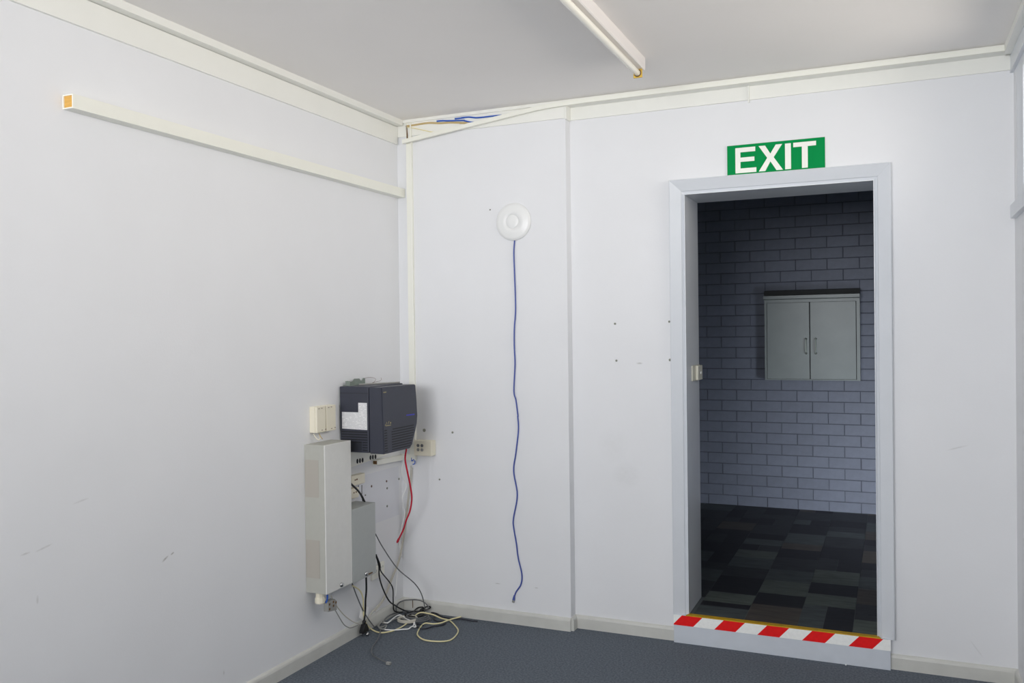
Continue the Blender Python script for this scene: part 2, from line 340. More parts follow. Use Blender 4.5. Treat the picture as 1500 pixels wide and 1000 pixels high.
# ------------------------------------------------------------------ painted walls with their scuffs and patches
def marked_wall(name, axis, marks, patch=None):
    m = M_WALL.copy(); m.name = name
    nt = m.node_tree; b = nt.nodes['Principled BSDF']
    old = b.inputs['Base Color'].links[0].from_socket
    tc = nt.nodes.new('ShaderNodeTexCoord'); sp = nt.nodes.new('ShaderNodeSeparateXYZ'); nt.links.new(tc.outputs['Object'], sp.inputs[0])
    U = sp.outputs[axis]; Zc = sp.outputs[2]
    def mth(op, a, bb=0.0, c=None):
        n = nt.nodes.new('ShaderNodeMath'); n.operation = op
        for i, v in enumerate((a, bb)):
            if isinstance(v, (int, float)): n.inputs[i].default_value = v
            else: nt.links.new(v, n.inputs[i])
        return n.outputs[0]
    nz = nt.nodes.new('ShaderNodeTexNoise'); nz.inputs['Scale'].default_value = 55; nz.inputs['Detail'].default_value = 4
    nt.links.new(tc.outputs['Object'], nz.inputs['Vector'])
    cur = old
    for (u, z, hu, hz, ang, s) in marks:
        ca, sa = math.cos(ang), math.sin(ang)
        du = mth('SUBTRACT', U, u); dz = mth('SUBTRACT', Zc, z)
        p = mth('DIVIDE', mth('ADD', mth('MULTIPLY', du, ca), mth('MULTIPLY', dz, sa)), hu)
        q = mth('DIVIDE', mth('SUBTRACT', mth('MULTIPLY', dz, ca), mth('MULTIPLY', du, sa)), hz)
        d = mth('ADD', mth('MULTIPLY', p, p), mth('MULTIPLY', q, q))
        mr = nt.nodes.new('ShaderNodeMapRange'); mr.inputs['From Min'].default_value = 1.0; mr.inputs['From Max'].default_value = 0.0
        mr.inputs['To Min'].default_value = 0.0; mr.inputs['To Max'].default_value = s * 1.8
        nt.links.new(d, mr.inputs['Value'])
        f = mth('MULTIPLY', mr.outputs[0], nz.outputs['Fac'])
        mx = nt.nodes.new('ShaderNodeMix'); mx.data_type = 'RGBA'; mx.inputs[7].default_value = (*lin((128, 124, 112)), 1)
        nt.links.new(f, mx.inputs[0]); nt.links.new(cur, mx.inputs[6]); cur = mx.outputs[2]
    if patch:
        u0, u1, z0, z1, rgb, s = patch
        ins = mth('MULTIPLY', mth('MULTIPLY', mth('GREATER_THAN', U, u0), mth('LESS_THAN', U, u1)), mth('MULTIPLY', mth('GREATER_THAN', Zc, z0), mth('LESS_THAN', Zc, z1)))
        mx = nt.nodes.new('ShaderNodeMix'); mx.data_type = 'RGBA'; mx.inputs[7].default_value = (*lin(rgb), 1)
        nt.links.new(mth('MULTIPLY', ins, s), mx.inputs[0]); nt.links.new(cur, mx.inputs[6]); cur = mx.outputs[2]
    nt.links.new(cur, b.inputs['Base Color'])
    return m

M_WALL_L = marked_wall('painted_plaster_scuffed', 1,
    [(-2.292, 0.846, 0.02, 0.004, 0.1, 0.25), (-2.225, 0.85, 0.035, 0.004, 0.2, 0.25), (-1.719, 0.692, 0.02, 0.005, 0.5, 0.6), (-1.683, 0.704, 0.010, 0.004, 0.4, 0.8),
     (-2.085, 0.975, 0.035, 0.004, 0.15, 0.2), (-2.252, 0.69, 0.005, 0.016, 0.0, 0.25), (-1.417, 0.155, 0.004, 0.012, 0.0, 0.3)],
    patch=(-0.45, -0.03, 0.53, 0.80, (196, 200, 220), 0.22))
M_WALL_B = marked_wall('painted_plaster_marked', 0,
    [(1.27, 0.80, 0.08, 0.07, 0.0, 0.06), (1.20, 0.95, 0.09, 0.10, 0.0, 0.04), (1.345, 1.365, 0.018, 0.006, 0.0, 0.35), (0.58, 0.20, 0.02, 0.003, 0.0, 0.4), (0.80, 0.20, 0.012, 0.003, 0.0, 0.4), (2.76, 1.0, 0.05, 0.004, 0.3, 0.2), (2.83, 0.13, 0.05, 0.004, 2.2, 0.12)])

D = 0.065        # the right part of the back wall stands this far behind the left part
T = 0.355        # far face of the back wall
DX0, DX1 = 1.583, 2.432      # door opening
DZ0, DZ1 = 0.14, 2.187
# ------------------------------------------------------------------ the room shell
tag(box('floor', 0, W, YF, D + 0.0, -0.1, 0, M_CARPET), 'charcoal grey carpet floor of the empty room', 'floor', kind='structure')
tag(box('ceiling', -0.15, W + 0.2, YF - 0.15, D, H, H + 0.1, M_CEIL), 'pale grey painted ceiling carrying the fluorescent batten', 'ceiling', kind='structure')
tag(box('wall_left', -0.15, 0, YF, 0.0, -0.1, H, M_WALL_L), 'long pale lavender wall on the left with grey cabinets near the corner', 'wall', kind='structure')
hx0, hx1, hz1 = DX0 - 0.012, DX1 + 0.012, DZ1 + 0.012
tag(boxes('wall_back', [(-0.15, 0.99, 0, T, -0.1, H + 0.1), (0.99, hx0, D, T, -0.1, H + 0.1), (hx1, W + 0.2, D, T, -0.1, H + 0.1), (hx0, hx1, D, T, hz1, H + 0.1)], M_WALL_B),
    'pale lavender end wall with a doorway and a stepped joint', 'wall', kind='structure')
SZ0, SZ1 = 2.045, 2.60       # strip window
SY = -2.88                   # rear end of the strip window
wr = [(W, W + 0.2, YF, D, -0.1, SZ0), (W, W + 0.2, YF, D, SZ1, H), (W, W + 0.2, -0.012, D, SZ0, SZ1), (W, W + 0.2, YF, SY, SZ0, SZ1)]
tag(boxes('wall_right', wr, M_WALL), 'pale wall at the right edge under the high strip window', 'wall', kind='structure')
RX0, RX1, RZ0, RZ1 = 0.3, 2.5, 1.35, 2.55
tag(boxes('wall_front', [(-0.15, RX0, YF - 0.15, YF, -0.1, H), (RX1, W + 0.2, YF - 0.15, YF, -0.1, H), (RX0, RX1, YF - 0.15, YF, -0.1, RZ0), (RX0, RX1, YF - 0.15, YF, RZ1, H)], M_WALL),
    'pale wall with windows opposite the doorway', 'wall', kind='structure')

tag(box('ground', -20, 24, -26, 20, -0.3, -0.12, M_OUT), 'grey concrete yard outside the windows', 'ground', kind='structure')
# strip window of the right wall: frame, mullions, panes and sill
win = thing('window_1', 'high strip window with painted frame at the right edge', 'window', (W, -1.45, SZ0), kind='structure')
box('window_frame', W + 0.0, W + 0.09, SY, -0.024, SZ1 - 0.045, SZ1, M_FRAME, win)
box('window_frame', W + 0.0, W + 0.09, SY, -0.024, SZ0, SZ0 + 0.04, M_FRAME, win)
ys = [-0.024, -0.96, -1.895, SY + 0.046]
for y in ys:
    box('mullion', W + 0.0, W + 0.09, y - (0.19 if y > -0.1 else 0.045), y, SZ0 + 0.04, SZ1 - 0.045, M_FRAME, win)
for a, b in zip(ys, ys[1:]):
    box('pane', W + 0.05, W + 0.054, b, a - (0.19 if a > -0.1 else 0.045), SZ0 + 0.04, SZ1 - 0.045, M_GLASS, win)
prism('window_sill', [(W + 0.02, SZ0), (W - 0.012, SZ0), (W - 0.022, SZ0 - 0.012), (W - 0.022, SZ0 - 0.066), (W + 0.02, SZ0 - 0.066)], 'y', SY - 0.03, 0.02, M_FRAME, win)
win2 = thing('window_2', 'wide window with three panes opposite the doorway', 'window', (1.3, YF, RZ0), kind='structure')
for a, b in ((RX0, RX0 + 0.04), (1.02, 1.06), (1.74, 1.78), (RX1 - 0.04, RX1)):
    box('mullion', a, b, YF - 0.1, YF - 0.04, RZ0 + 0.04, RZ1 - 0.04, M_FRAME, win2)
box('window_frame', RX0, RX1, YF - 0.1, YF - 0.04, RZ0, RZ0 + 0.04, M_FRAME, win2)
box('window_frame', RX0, RX1, YF - 0.1, YF - 0.04, RZ1 - 0.04, RZ1, M_FRAME, win2)
for a, b in ((RX0 + 0.04, 1.02), (1.06, 1.74), (1.78, RX1 - 0.04)):
    box('pane', a, b, YF - 0.072, YF - 0.068, RZ0 + 0.04, RZ1 - 0.04, M_GLASS, win2)

# baseboards with a rounded top edge
def baseboard(name, pts, label):
    bm = bmesh.new()
    prof = [(0, 0), (0.0145, 0), (0.0145, 0.052), (0.012, 0.060), (0.007, 0.065), (0, 0.067)]
    for (p, q, n) in pts:
        p = Vector(p); q = Vector(q); n = Vector(n)
        A = [bm.verts.new((p.x + n.x * a, p.y + n.y * a, z)) for a, z in prof]
        B = [bm.verts.new((q.x + n.x * a, q.y + n.y * a, z)) for a, z in prof]
        bm.faces.new(A); bm.faces.new(B[::-1])
        for i in range(len(prof)): bm.faces.new((A[i], B[i], B[(i + 1) % len(prof)], A[(i + 1) % len(prof)]))
    return tag(link_bm(name, bm, M_BASE), label, 'baseboard', kind='structure')
baseboard('baseboard_left', [((0, YF, 0), (0, 0, 0), (1, 0, 0))], 'cream skirting board along the foot of the left wall')
baseboard('baseboard_back', [((0.0, 0, 0), (0.9905, 0, 0), (0, -1, 0)), ((0.99, 0.0, 0), (0.99, D, 0), (1, 0, 0)), ((0.99, D, 0), (1.512, D, 0), (0, -1, 0))],
          'cream skirting board between the corner and the door step')
baseboard('baseboard_back_end', [((2.487, D, 0), (W, D, 0), (0, -1, 0))], 'short cream skirting board right of the door step')
baseboard('baseboard_right', [((W, YF, 0), (W, D, 0), (-1, 0, 0))], 'cream skirting board along the right wall')

# cornice boards and ceiling trims
tag(box('trim_1', 0, 0.011, YF, -0.012, 2.572, 2.668, M_TRIM), 'broad cream cornice board along the left wall', 'trim', kind='structure')
tag(box('trim_2', 0, 0.05, YF, -0.022, 2.670, H, M_TRIM), 'narrow cream ceiling strip above the left cornice board', 'trim', kind='structure')
tag(box('trim_3', 0.0, 0.9895, -0.010, 0, 2.612, H, M_TRIM), 'cream cornice board behind the sagging duct cover', 'trim', kind='structure')
tag(boxes('trim_4', [(0.9905, 1.8878, D - 0.012, D, 2.612, H), (1.888, W, D - 0.009, D, 2.612, H), (0.99, 0.998, -0.0095, D - 0.0125, 2.606, H)], M_TRIM), 'cream cornice board above the doorway', 'trim', kind='structure')
tag(box('trim_5', W - 0.014, W, YF, D, 2.60, H, M_FRAME), 'grey cornice board above the strip window', 'trim', kind='structure')
tag(box('trim_6', W - 0.042, W - 0.014, YF, D - 0.05, 2.668, H, M_TRIM), 'narrow ceiling strip along the right wall', 'trim', kind='structure')
tag(boxes('trim_7', [(0.05, W - 0.03, -0.020, 0.0, 2.684, H), (0.99, W - 0.03, 0.0, D, 2.676, H)], M_TRIM), 'narrow cream ceiling strip along the end wall', 'trim', kind='structure')

# ------------------------------------------------------------------ doorway: frame, jambs, step
door = thing('door_1', 'pale grey painted door frame around the dark opening', 'door frame', ((DX0 + DX1) / 2, D, 0.136), kind='structure')
PROF = [(0.0, 0.0), (0.0, 0.015), (0.003, 0.015), (0.004, 0.003), (0.016, 0.008), (0.019, 0.013), (0.070, 0.034), (0.0735, 0.030), (0.0735, 0.0)]
def architrave(path_fn0, path_fn1):
    bm = bmesh.new()
    A = [bm.verts.new(path_fn0(u, v)) for u, v in PROF]; B = [bm.verts.new(path_fn1(u, v)) for u, v in PROF]
    n = len(PROF)
    bm.faces.new(A); bm.faces.new(B[::-1])
    for i in range(n): bm.faces.new((A[i], B[i], B[(i + 1) % n], A[(i + 1) % n]))
    return link_bm('architrave', bm, M_FRAME, door)
architrave(lambda u, v: (DX0 - u, D - v, 0.136), lambda u, v: (DX0 - u, D - v, DZ1 + u))
architrave(lambda u, v: (DX1 + u, D - v, 0.136), lambda u, v: (DX1 + u, D - v, DZ1 + u))
architrave(lambda u, v: (DX0 - u, D - v, DZ1 + u), lambda u, v: (DX1 + u, D - v, DZ1 + u))
box('jamb', DX0 - 0.012, DX0, D, T, 0.1, DZ1, M_FRAME, door)
box('jamb', DX1, DX1 + 0.012, D, T, 0.1, DZ1, M_FRAME, door)
box('door_head', DX0 - 0.012, DX1 + 0.012, D, T, DZ1, DZ1 + 0.012, M_FRAME, door)

tag(box('door_step', 1.512, 2.487, 0.031, T + 0.01, 0.0, 0.1365, M_STEP, bevel=0.002), 'pale grey step face below the striped tape', 'step', kind='structure')
tag(prism('threshold_edge', [(1.572, 0.030), (2.448, 0.030), (2.434, 0.062), (1.582, 0.062)], 'z', 0.1365, 0.1412, M_YELLOW), 'worn yellow edge strip along the door threshold', 'threshold strip')

tape = thing('hazard_tape', 'red and white striped hazard tape along the door step', 'tape', (2.0, 0.03, 0.087))
TZ0, TZ1, TX0, TX1, SL, PI_, RW = 0.0875, 0.1365, 1.512, 2.488, 0.045, 0.2011, 0.0998
def stripe(xa, xb, material, depth):
    """parallelogram with top edge xa..xb, bottom shifted by -SL, clipped to the tape"""
    pts = [(xa - SL, TZ0), (xb - SL, TZ0), (xb, TZ1), (xa, TZ1)]
    def clip(poly, x, keep_gt):
        out = []
        for i in range(len(poly)):
            p, q = poly[i], poly[(i + 1) % len(poly)]
            ip = (p[0] >= x) if keep_gt else (p[0] <= x); iq = (q[0] >= x) if keep_gt else (q[0] <= x)
            if ip: out.append(p)
            if ip != iq:
                t = (x - p[0]) / (q[0] - p[0]); out.append((x, p[1] + (q[1] - p[1]) * t))
        return out
    pts = clip(clip(pts, TX0, True), TX1, False)
    if len(pts) >= 3: prism('stripe', pts, 'y', 0.0298 , 0.0312, material, tape)
for k in range(-1, 5):
    xr = 1.5526 + PI_ * k
    if k >= 0: stripe(xr, xr + RW, M_RED, 0)
    stripe(xr + RW, xr + PI_, M_TAPEW, 0)

# ------------------------------------------------------------------ the dark room beyond the doorway
YB = 2.86
BX0, BX1 = 0.94, 2.77
P_, CH = 0.2285, 0.084
wb = tag(box('wall_beyond', -0.4, 4.0, YB + 0.005, YB + 0.12, 0.0, 2.9, M_MORTAR), 'dark grey painted brick wall seen through the doorway', 'brick wall', kind='structure')
def brick_mesh():
    bm = bmesh.new(); bm_box(bm, 0, P_ - 0.004, 0, 0.02, 0, CH - 0.005)
    bmesh.ops.bevel(bm, geom=[e for e in bm.edges if all(v.co.y < 0.001 for v in e.verts)], offset=0.002, segments=1, affect='EDGES')
    bmesh.ops.recalc_face_normals(bm, faces=bm.faces[:])
    me = bpy.data.meshes.new('brick'); bm.to_mesh(me); bm.free(); me.materials.append(M_BRICK); return me
BR = brick_mesh()
rest = []
for k in range(33):
    z = 0.133 + CH * k
    if z > 2.85: break
    off = 1.5957 if k % 2 == 0 else 1.5957 - P_ / 2
    for i in range(-10, 12):
        x = off + P_ * i
        jx, jy = random.uniform(-0.0015, 0.0015), random.uniform(-0.0015, 0.0015)
        if x < -0.35 or x > 3.9: continue
        if x + P_ > BX0 + 0.1 and x < BX1 - 0.1:
            o = bpy.data.objects.new('brick', BR); COL.objects.link(o); o.parent = wb; o.location = (x + jx + 0.002, YB + jy, z + 0.0025)
        else:
            rest.append((x + 0.0035, x + P_ - 0.0035, YB + jy, YB + 0.02, z + 0.0035, z + CH - 0.0035))
rb = boxes('brickwork', rest, M_BRICK, wb); rb['kind'] = 'stuff'
fl2 = tag(box('floor_beyond', -0.4, 4.0, T, YB + 0.005, 0.0, 0.1388, M_GROUT), 'dark slate patterned vinyl tile floor beyond the doorway', 'floor', kind='structure')
box('floor_base', DX0, DX1, D, T, 0.1365, 0.1388, M_GROUT, fl2)
tag(box('ceiling_beyond', -0.4, 4.0, T, YB + 0.1, 2.78, 2.9, M_CEIL), 'ceiling of the dark room beyond the doorway', 'ceiling', kind='structure')
tag(box('wall_beyond_left', -0.5, -0.4, T, YB + 0.1, 0, 2.9, M_BRICK), 'left side wall of the dark room beyond', 'wall', kind='structure')
tag(box('wall_beyond_right', 4.0, 4.1, T, YB + 0.1, 0, 2.9, M_BRICK), 'right side wall of the dark room beyond', 'wall', kind='structure')
tag(boxes('wall_beyond_front', [(W + 0.2, 3.27, D, T, 0, 2.9), (3.93, 4.1, D, T, 0, 2.9), (3.27, 3.93, D, T, 0, 0.14), (3.27, 3.93, D, T, 2.1, 2.9)], M_BRICK), 'outer wall of the dark room beyond with an opening for the added door', 'wall', kind='structure')
d2 = thing('added_door', 'unseen glazed door added to let fill light into the dark room beyond', 'door', (3.6, T, 0.14), kind='structure')  # made-up door, put in so that fill light reaches the lower bricks
box('stile', 3.27, 3.33, T - 0.06, T - 0.02, 0.14, 2.1, M_FRAME, d2); box('stile', 3.87, 3.93, T - 0.06, T - 0.02, 0.14, 2.1, M_FRAME, d2)
box('rail', 3.33, 3.87, T - 0.06, T - 0.02, 0.14, 0.22, M_FRAME, d2); box('rail', 3.33, 3.87, T - 0.06, T - 0.02, 2.02, 2.1, M_FRAME, d2)
box('pane', 3.33, 3.87, T - 0.042, T - 0.038, 0.22, 2.02, M_GLASS, d2)

# vinyl tiles: columns of unequal blocks, some split in two
TS, TC, TM, TU, TB = range(5)
def tile(x0, x1, y0, y1, m):
    if y1 - y0 < 0.01: return
    o = box('tile', x0 + 0.001, x1 - 0.001, y0 + 0.001, y1 - 0.001, 0.1372, 0.1402, TILES[m], None)
    o.parent = fl2
cx = [0.8750, 1.1180, 1.3600, 1.6015, 1.8440, 2.0860, 2.3275, 2.5700, 2.8120]
known = {
    3: [(0.068, 0.226, TS, 0), (0.226, 0.300, TB, 0), (0.300, 0.477, TM, 0), (0.477, 0.80, TB, 0), (0.80, 1.02, TC, 0), (1.02, 1.26, TS, 0), (1.26, 1.44, TM, 0)],
    4: [(0.068, 0.338, TU, 0), (0.338, 0.545, TB, 0), (0.545, 0.80, TM, 0), (0.80, 1.04, TS, 0), (1.04, 1.333, TC, 0), (1.333, 1.555, TB, 0)],
    5: [(0.068, 0.419, TS, 1), (0.419, 0.625, TM, 0), (0.625, 0.84, TB, 0), (0.84, 1.118, TM, 0), (1.118, 1.40, TC, 2)],
    6: [(0.068, 0.263, TM, 0), (0.263, 0.52, TC, 0), (0.52, 0.80, TU, 0), (0.80, 1.05, TS, 0)],
}
def clipx(x0, x1, y0, y1, m):
    if y0 < T:
        a, b = max(x0, DX0), min(x1, DX1)
        if b - a > 0.01: tile(a, b, y0, min(y1, T), m)
        if y1 > T: tile(x0, x1, T, y1, m)
    else: tile(x0, x1, y0, y1, m)
for c in range(8):
    rows = list(known.get(c, []))
    y = rows[-1][1] if rows else T + random.uniform(0.05, 0.2)
    if not rows: rows.append((T, y, TC, 0))
    last = rows[-1][2]
    while y < YB:
        h = random.choice((0.16, 0.21, 0.25, 0.30)); m = random.choice([q for q in (TC, TB, TC, TU, TB, TS) if q != last]); last = m
        y2 = min(y + h, YB + 0.003); rows.append((y, y2, m, random.choice((0, 0, 0, 1)))); y = y2
    for (a, b, m, sp) in rows:
        if sp:
            xm = cx[c] + 0.112
            clipx(cx[c], xm, a, b, m); clipx(xm, cx[c + 1], a, b, TB if m != TB else TC)
        else: clipx(cx[c], cx[c + 1], a, b, m)

# steel wall cupboard in the dark room
cup = thing('wall_cupboard', 'grey two door steel cupboard fixed to the brick wall', 'cupboard', (1.94, 2.79, 1.14))
CY = 2.762
boxes('carcass', [(1.601, 2.285, CY + 0.012, YB - 0.002, 1.142, 1.765), (1.601, 1.617, CY, CY + 0.012, 1.142, 1.765), (2.262, 2.285, CY, CY + 0.012, 1.142, 1.765), (1.617, 2.262, CY, CY + 0.012, 1.735, 1.765), (1.617, 2.262, CY, CY + 0.012, 1.142, 1.150)], M_HALLCAB, cup)
prism('cap_rail', [(CY - 0.004, 1.757), (CY - 0.026, 1.763), (CY - 0.026, 1.787), (CY + 0.02, 1.795), (YB - 0.004, 1.795), (YB - 0.004, 1.757)], 'x', 1.597, 2.286, M_HALLCAB, cup)
prism('sloping_top', [(CY - 0.022, 1.792), (YB - 0.004, 1.792), (YB - 0.004, 1.834), (CY - 0.004, 1.826)], 'x', 1.601, 2.286, M_DARKTRIM, cup)
box('gap_shade', 1.617, 2.262, CY + 0.0112, CY + 0.0119, 1.150, 1.735, M_UNITD, cup)  # dark sheet that paints the shade in the gaps around the doors
for x0, x1, hx in ((1.619, 1.9295, 1.905), (1.9345, 2.2585, 1.975)):
    d_ = box('cupboard_door', x0 + 0.001, x1 - 0.001, CY - 0.004, CY + 0.011, 1.152, 1.7335, M_HALLCAB, cup, bevel=0.0015)
    tube('handle', [(hx, CY - 0.002, 1.348), (hx, CY - 0.022, 1.352), (hx, CY - 0.026, 1.40), (hx, CY - 0.022, 1.452), (hx, CY - 0.002, 1.456)], 0.0045, M_STEEL, d_)
    for z in (1.348, 1.456): lathe('handle_foot', [(0.0, 0.004), (0.008, 0.004), (0.008, 0.0)], (hx, CY - 0.004, z), (0, -1, 0), M_UNITD, d_, n=12)

# switch on the door jamb
sw = thing('architrave_switch', 'small ivory switch on the left inner door jamb', 'switch', (DX0, 0.25, 1.30))
box('switch_plate', DX0, DX0 + 0.007, 0.165, 0.34, 1.272, 1.350, M_IVORY2, sw, bevel=0.002)
box('switch_body', DX0 + 0.007, DX0 + 0.021, 0.232, 0.338, 1.274, 1.348, M_IVORY2, sw, bevel=0.002)
box('rocker', DX0 + 0.021, DX0 + 0.026, 0.280, 0.296, 1.304, 1.316, M_WHITE, sw, bevel=0.001)

# ------------------------------------------------------------------ long duct on the left wall
tr = thing('cable_trunking', 'long cream cable duct running along the left wall', 'cable duct', (0.025, -1.07, 2.278))
y0, y1, za, zb, xw = -2.130, -0.003, 2.278, 2.325, 0.047
boxes('duct_cover', [(0.0, xw, y0, y1, zb - 0.004, zb), (0.0, xw, y0, y1, za, za + 0.004), (xw - 0.004, xw, y0, y1, za + 0.004, zb - 0.004), (0.0, 0.004, y0, y1, za + 0.004, zb - 0.004)], M_DUCT, tr)
tg = box('timber_core', 0.004, xw - 0.004, y0 + 0.004, y1 - 0.01, za + 0.004, zb - 0.004, M_WOOD, tr); tg['label'] = 'orange timber visible in the open end'

# vertical duct in the corner
vt = thing('corner_duct', 'slim upright cream duct on the end wall beside the corner', 'cable duct', (0.084, -0.01, 0.84))
box('duct_base', 0.068, 0.099, -0.012, 0, 0.84, 2.612, M_DUCT, vt)
box('duct_lid', 0.067, 0.100, -0.020, -0.012, 0.862, 2.568, M_DUCT, vt, bevel=0.002)
box('duct_elbow', 0.014, 0.102, -0.022, 0, 0.832, 0.864, M_DUCT, vt, bevel=0.002)
boxes('open_sides', [(0.068, 0.0705, -0.019, -0.010, 2.568, 2.684), (0.092, 0.0985, -0.019, -0.010, 2.568, 2.684)], M_DUCT, vt)

# open duct under the ceiling with its fallen cover and wires
def ribbon(name, pts, hgt, dep, material, parent=None):
    bm = bmesh.new(); prev = None
    for (x, y, z) in pts:
        sec = [bm.verts.new(p) for p in ((x, y, z), (x, y, z + hgt), (x, y + 0.004, z + hgt), (x, y + 0.004, z + 0.004), (x, y + dep, z + 0.004), (x, y + dep, z))]
        if prev:
            for i in range(6): bm.faces.new((prev[i], prev[(i + 1) % 6], sec[(i + 1) % 6], sec[i]))
        else: bm.faces.new(sec)
        prev = sec
    bm.faces.new(prev[::-1])
    return link_bm(name, bm, material, parent)
cv = []
for i in range(13):
    t = i / 12.0
    cv.append((0.060 + t * 0.78, -0.050 + t * 0.018, 2.566 + 0.096 * t))
cv += [(0.92, -0.0315, 2.667), (1.0, -0.031, 2.6695), (1.10, -0.031, 2.671), (2.0, -0.031, 2.671), (W - 0.043, -0.031, 2.671)]
tag(ribbon('duct_cover_strip', cv, 0.021, 0.018, M_DUCT), 'long cream duct cover sagging away from the ceiling near the corner', 'duct cover')
for nm, pts, r, mt, lab in (
    ('blue_wire', C_blue1, 0.0042, M_BLUEW, 'lower blue wire showing inside the open ceiling duct'),
    ('blue_wire', C_blue2, 0.0042, M_BLUEW, 'upper blue wire showing inside the open ceiling duct'),
    ('tan_wire', C_or1, 0.0052, M_ORW, 'tan wire lying under the blue wires in the ceiling duct'),
    ('yellow_wire', C_yel2, 0.0025, M_YELW, 'pale yellow wire dipping behind the sagging duct cover'),
    ('tan_wire', C_or2, 0.0045, M_RUST, 'brown wire dropping into the top of the corner duct')):
    tag(tube(nm, pts, r, mt), lab, 'wire', 'wires in the open ceiling duct')
tag(box('hanging_strip', 1.8885, 1.8945, D - 0.020, D - 0.012, 2.598, 2.682, M_TRIM, bevel=0.001), 'thin cream strip hanging over the cornice joint above the doorway', 'cover strip')

# ------------------------------------------------------------------ fluorescent batten
fl = thing('fluorescent_light', 'unlit fluorescent tube batten on the ceiling', 'ceiling light', (1.514, -1.1, H))
prism('batten', [(1.488, H), (1.490, 2.652), (1.494, 2.648), (1.535, 2.648), (1.5385, 2.652), (1.5385, H)], 'y', -1.72, -0.498, M_BATTEN, fl)
lathe('tube', [(0.0, 0.0), (0.0125, 0.0), (0.0135, 0.004), (0.0135, 1.156), (0.0125, 1.16), (0.0, 1.16)], (1.512, -1.69, 2.631), (0, 1, 0), M_TUBE, fl, n=20)
for y in (-0.527, -1.697):
    h = box('lamp_holder', 1.493, 1.531, y, y + 0.010, 2.612, 2.650, M_HOLDER, fl, bevel=0.002); h['label'] = 'yellowed plastic lamp holder'
    lathe('rotor', [(0.0, 0.0), (0.016, 0.0), (0.016, 0.003), (0.0, 0.003)], (1.512, y - 0.002 if y > -1 else y + 0.009, 2.631), (0, 1, 0), M_RUST, h, n=20)

# ------------------------------------------------------------------ exit sign
sg = thing('exit_sign', 'green exit sign with white capital letters above the doorway', 'sign', (2.008, D, 2.261))
box('sign_plate', 1.7875, 2.2285, D - 0.005, D, 2.2612, 2.4045, M_GREEN, sg)
ZL, ZH = 2.2708, 2.3906
LET = {
 'E': [(1.8258, ZH), (1.9182, ZH), (1.9182, 2.3690), (1.8495, 2.3690), (1.8495, 2.3440), (1.9140, 2.3440), (1.9140, 2.3235), (1.8495, 2.3235), (1.8495, 2.2925), (1.9225, 2.2925), (1.9225, ZL), (1.8258, ZL)],
 'X': [(1.9333, ZH), (1.9632, ZH), (1.9870, 2.3504), (2.0115, ZH), (2.0405, ZH), (2.0019, 2.3324), (2.0431, ZL), (2.0140, ZL), (1.9870, 2.3142), (1.9633, ZL), (1.9336, ZL), (1.9725, 2.3318)],
 'I': [(2.0530, ZH), (2.0795, ZH), (2.0795, ZL), (2.0530, ZL)],
 'T': [(2.0898, ZH), (2.1902, ZH), (2.1902, 2.3700), (2.1535, 2.3700), (2.1535, ZL), (2.1278, ZL), (2.1278, 2.3700), (2.0898, 2.3700)]}
for k, pts in LET.items():
    prism('letter', pts, 'y', D - 0.0058, D - 0.0048, M_SIGNW, sg)

# ------------------------------------------------------------------ round wall device with its hanging network cable
ap = thing('wall_access_point', 'round white device on the end wall with blue cable below', 'access point', (0.699, 0, 2.104))
lathe('housing', [(0.090, 0.0), (0.097, 0.003), (0.098, 0.007), (0.0965, 0.010), (0.080, 0.0145), (0.060, 0.0185), (0.0365, 0.0215), (0.0355, 0.0195), (0.030, 0.0195)], (0.699, 0, 2.104), (0, -1, 0), M_WHITE, ap, n=64)
lathe('centre_cap', [(0.0345, 0.019), (0.0345, 0.0220), (0.0335, 0.0226), (0.012, 0.0232), (0.0, 0.0233)], (0.699, 0, 2.104), (0, -1, 0), M_WHITE, ap, n=48)
nc = thing('network_cable', 'long blue network cable dangling down the end wall', 'cable', (0.69, -0.006, 0.12))
tube('cable_sheath', C_net, 0.0037, M_BLUE, nc, sub=6)
pe = C_net[-1]
bt = prism('plug_boot', [(pe[0] + 0.004, pe[2] + 0.006), (pe[0] - 0.002, pe[2] + 0.006), (pe[0] - 0.010, pe[2] - 0.018), (pe[0] + 0.002, pe[2] - 0.022)], 'y', -0.012, -0.002, M_BLUE, nc)
pg = prism('plug', [(pe[0] - 0.010, pe[2] - 0.017), (pe[0] + 0.002, pe[2] - 0.021), (pe[0] - 0.002, pe[2] - 0.036), (pe[0] - 0.013, pe[2] - 0.032)], 'y', -0.011, -0.003, M_GREYP, nc)

# ------------------------------------------------------------------ tall and short grey cabinets on the left wall
c1 = thing('equipment_cabinet', 'tall narrow grey steel cabinet mounted on the left wall', 'cabinet', (0.057, -0.765, 0.332))
box('cabinet_body', 0, 0.1085, -0.869, -0.660, 0.332, 1.018, M_CABINET, c1, bevel=0.0015)
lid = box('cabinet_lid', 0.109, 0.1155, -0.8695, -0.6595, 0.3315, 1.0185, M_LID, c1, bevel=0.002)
for za, zb in ((0.776, 0.949), (0.402, 0.578)):
    p_ = box('faded_label', 0.004, 0.079, -0.8702, -0.8688, za, zb, M_PATCH, c1); p_['label'] = 'faded brownish rectangle'
lathe('lock', [(0.011, 0.0), (0.011, 0.005), (0.008, 0.009), (0.0, 0.010)], (0.1155, -0.756, 0.349), (1, 0, 0), M_CHROME, lid, n=20)
lathe('cable_gland', [(0.0, 0.0), (0.022, 0.0), (0.024, 0.006), (0.024, 0.024), (0.020, 0.030), (0.020, 0.052)], (0.058, -0.842, 0.281), (0, 0, 1), M_DUCT2, c1, n=10, smooth=False)
c2 = thing('equipment_cabinet', 'short blue grey steel cabinet beside the tall one', 'cabinet', (0.058, -0.555, 0.327))
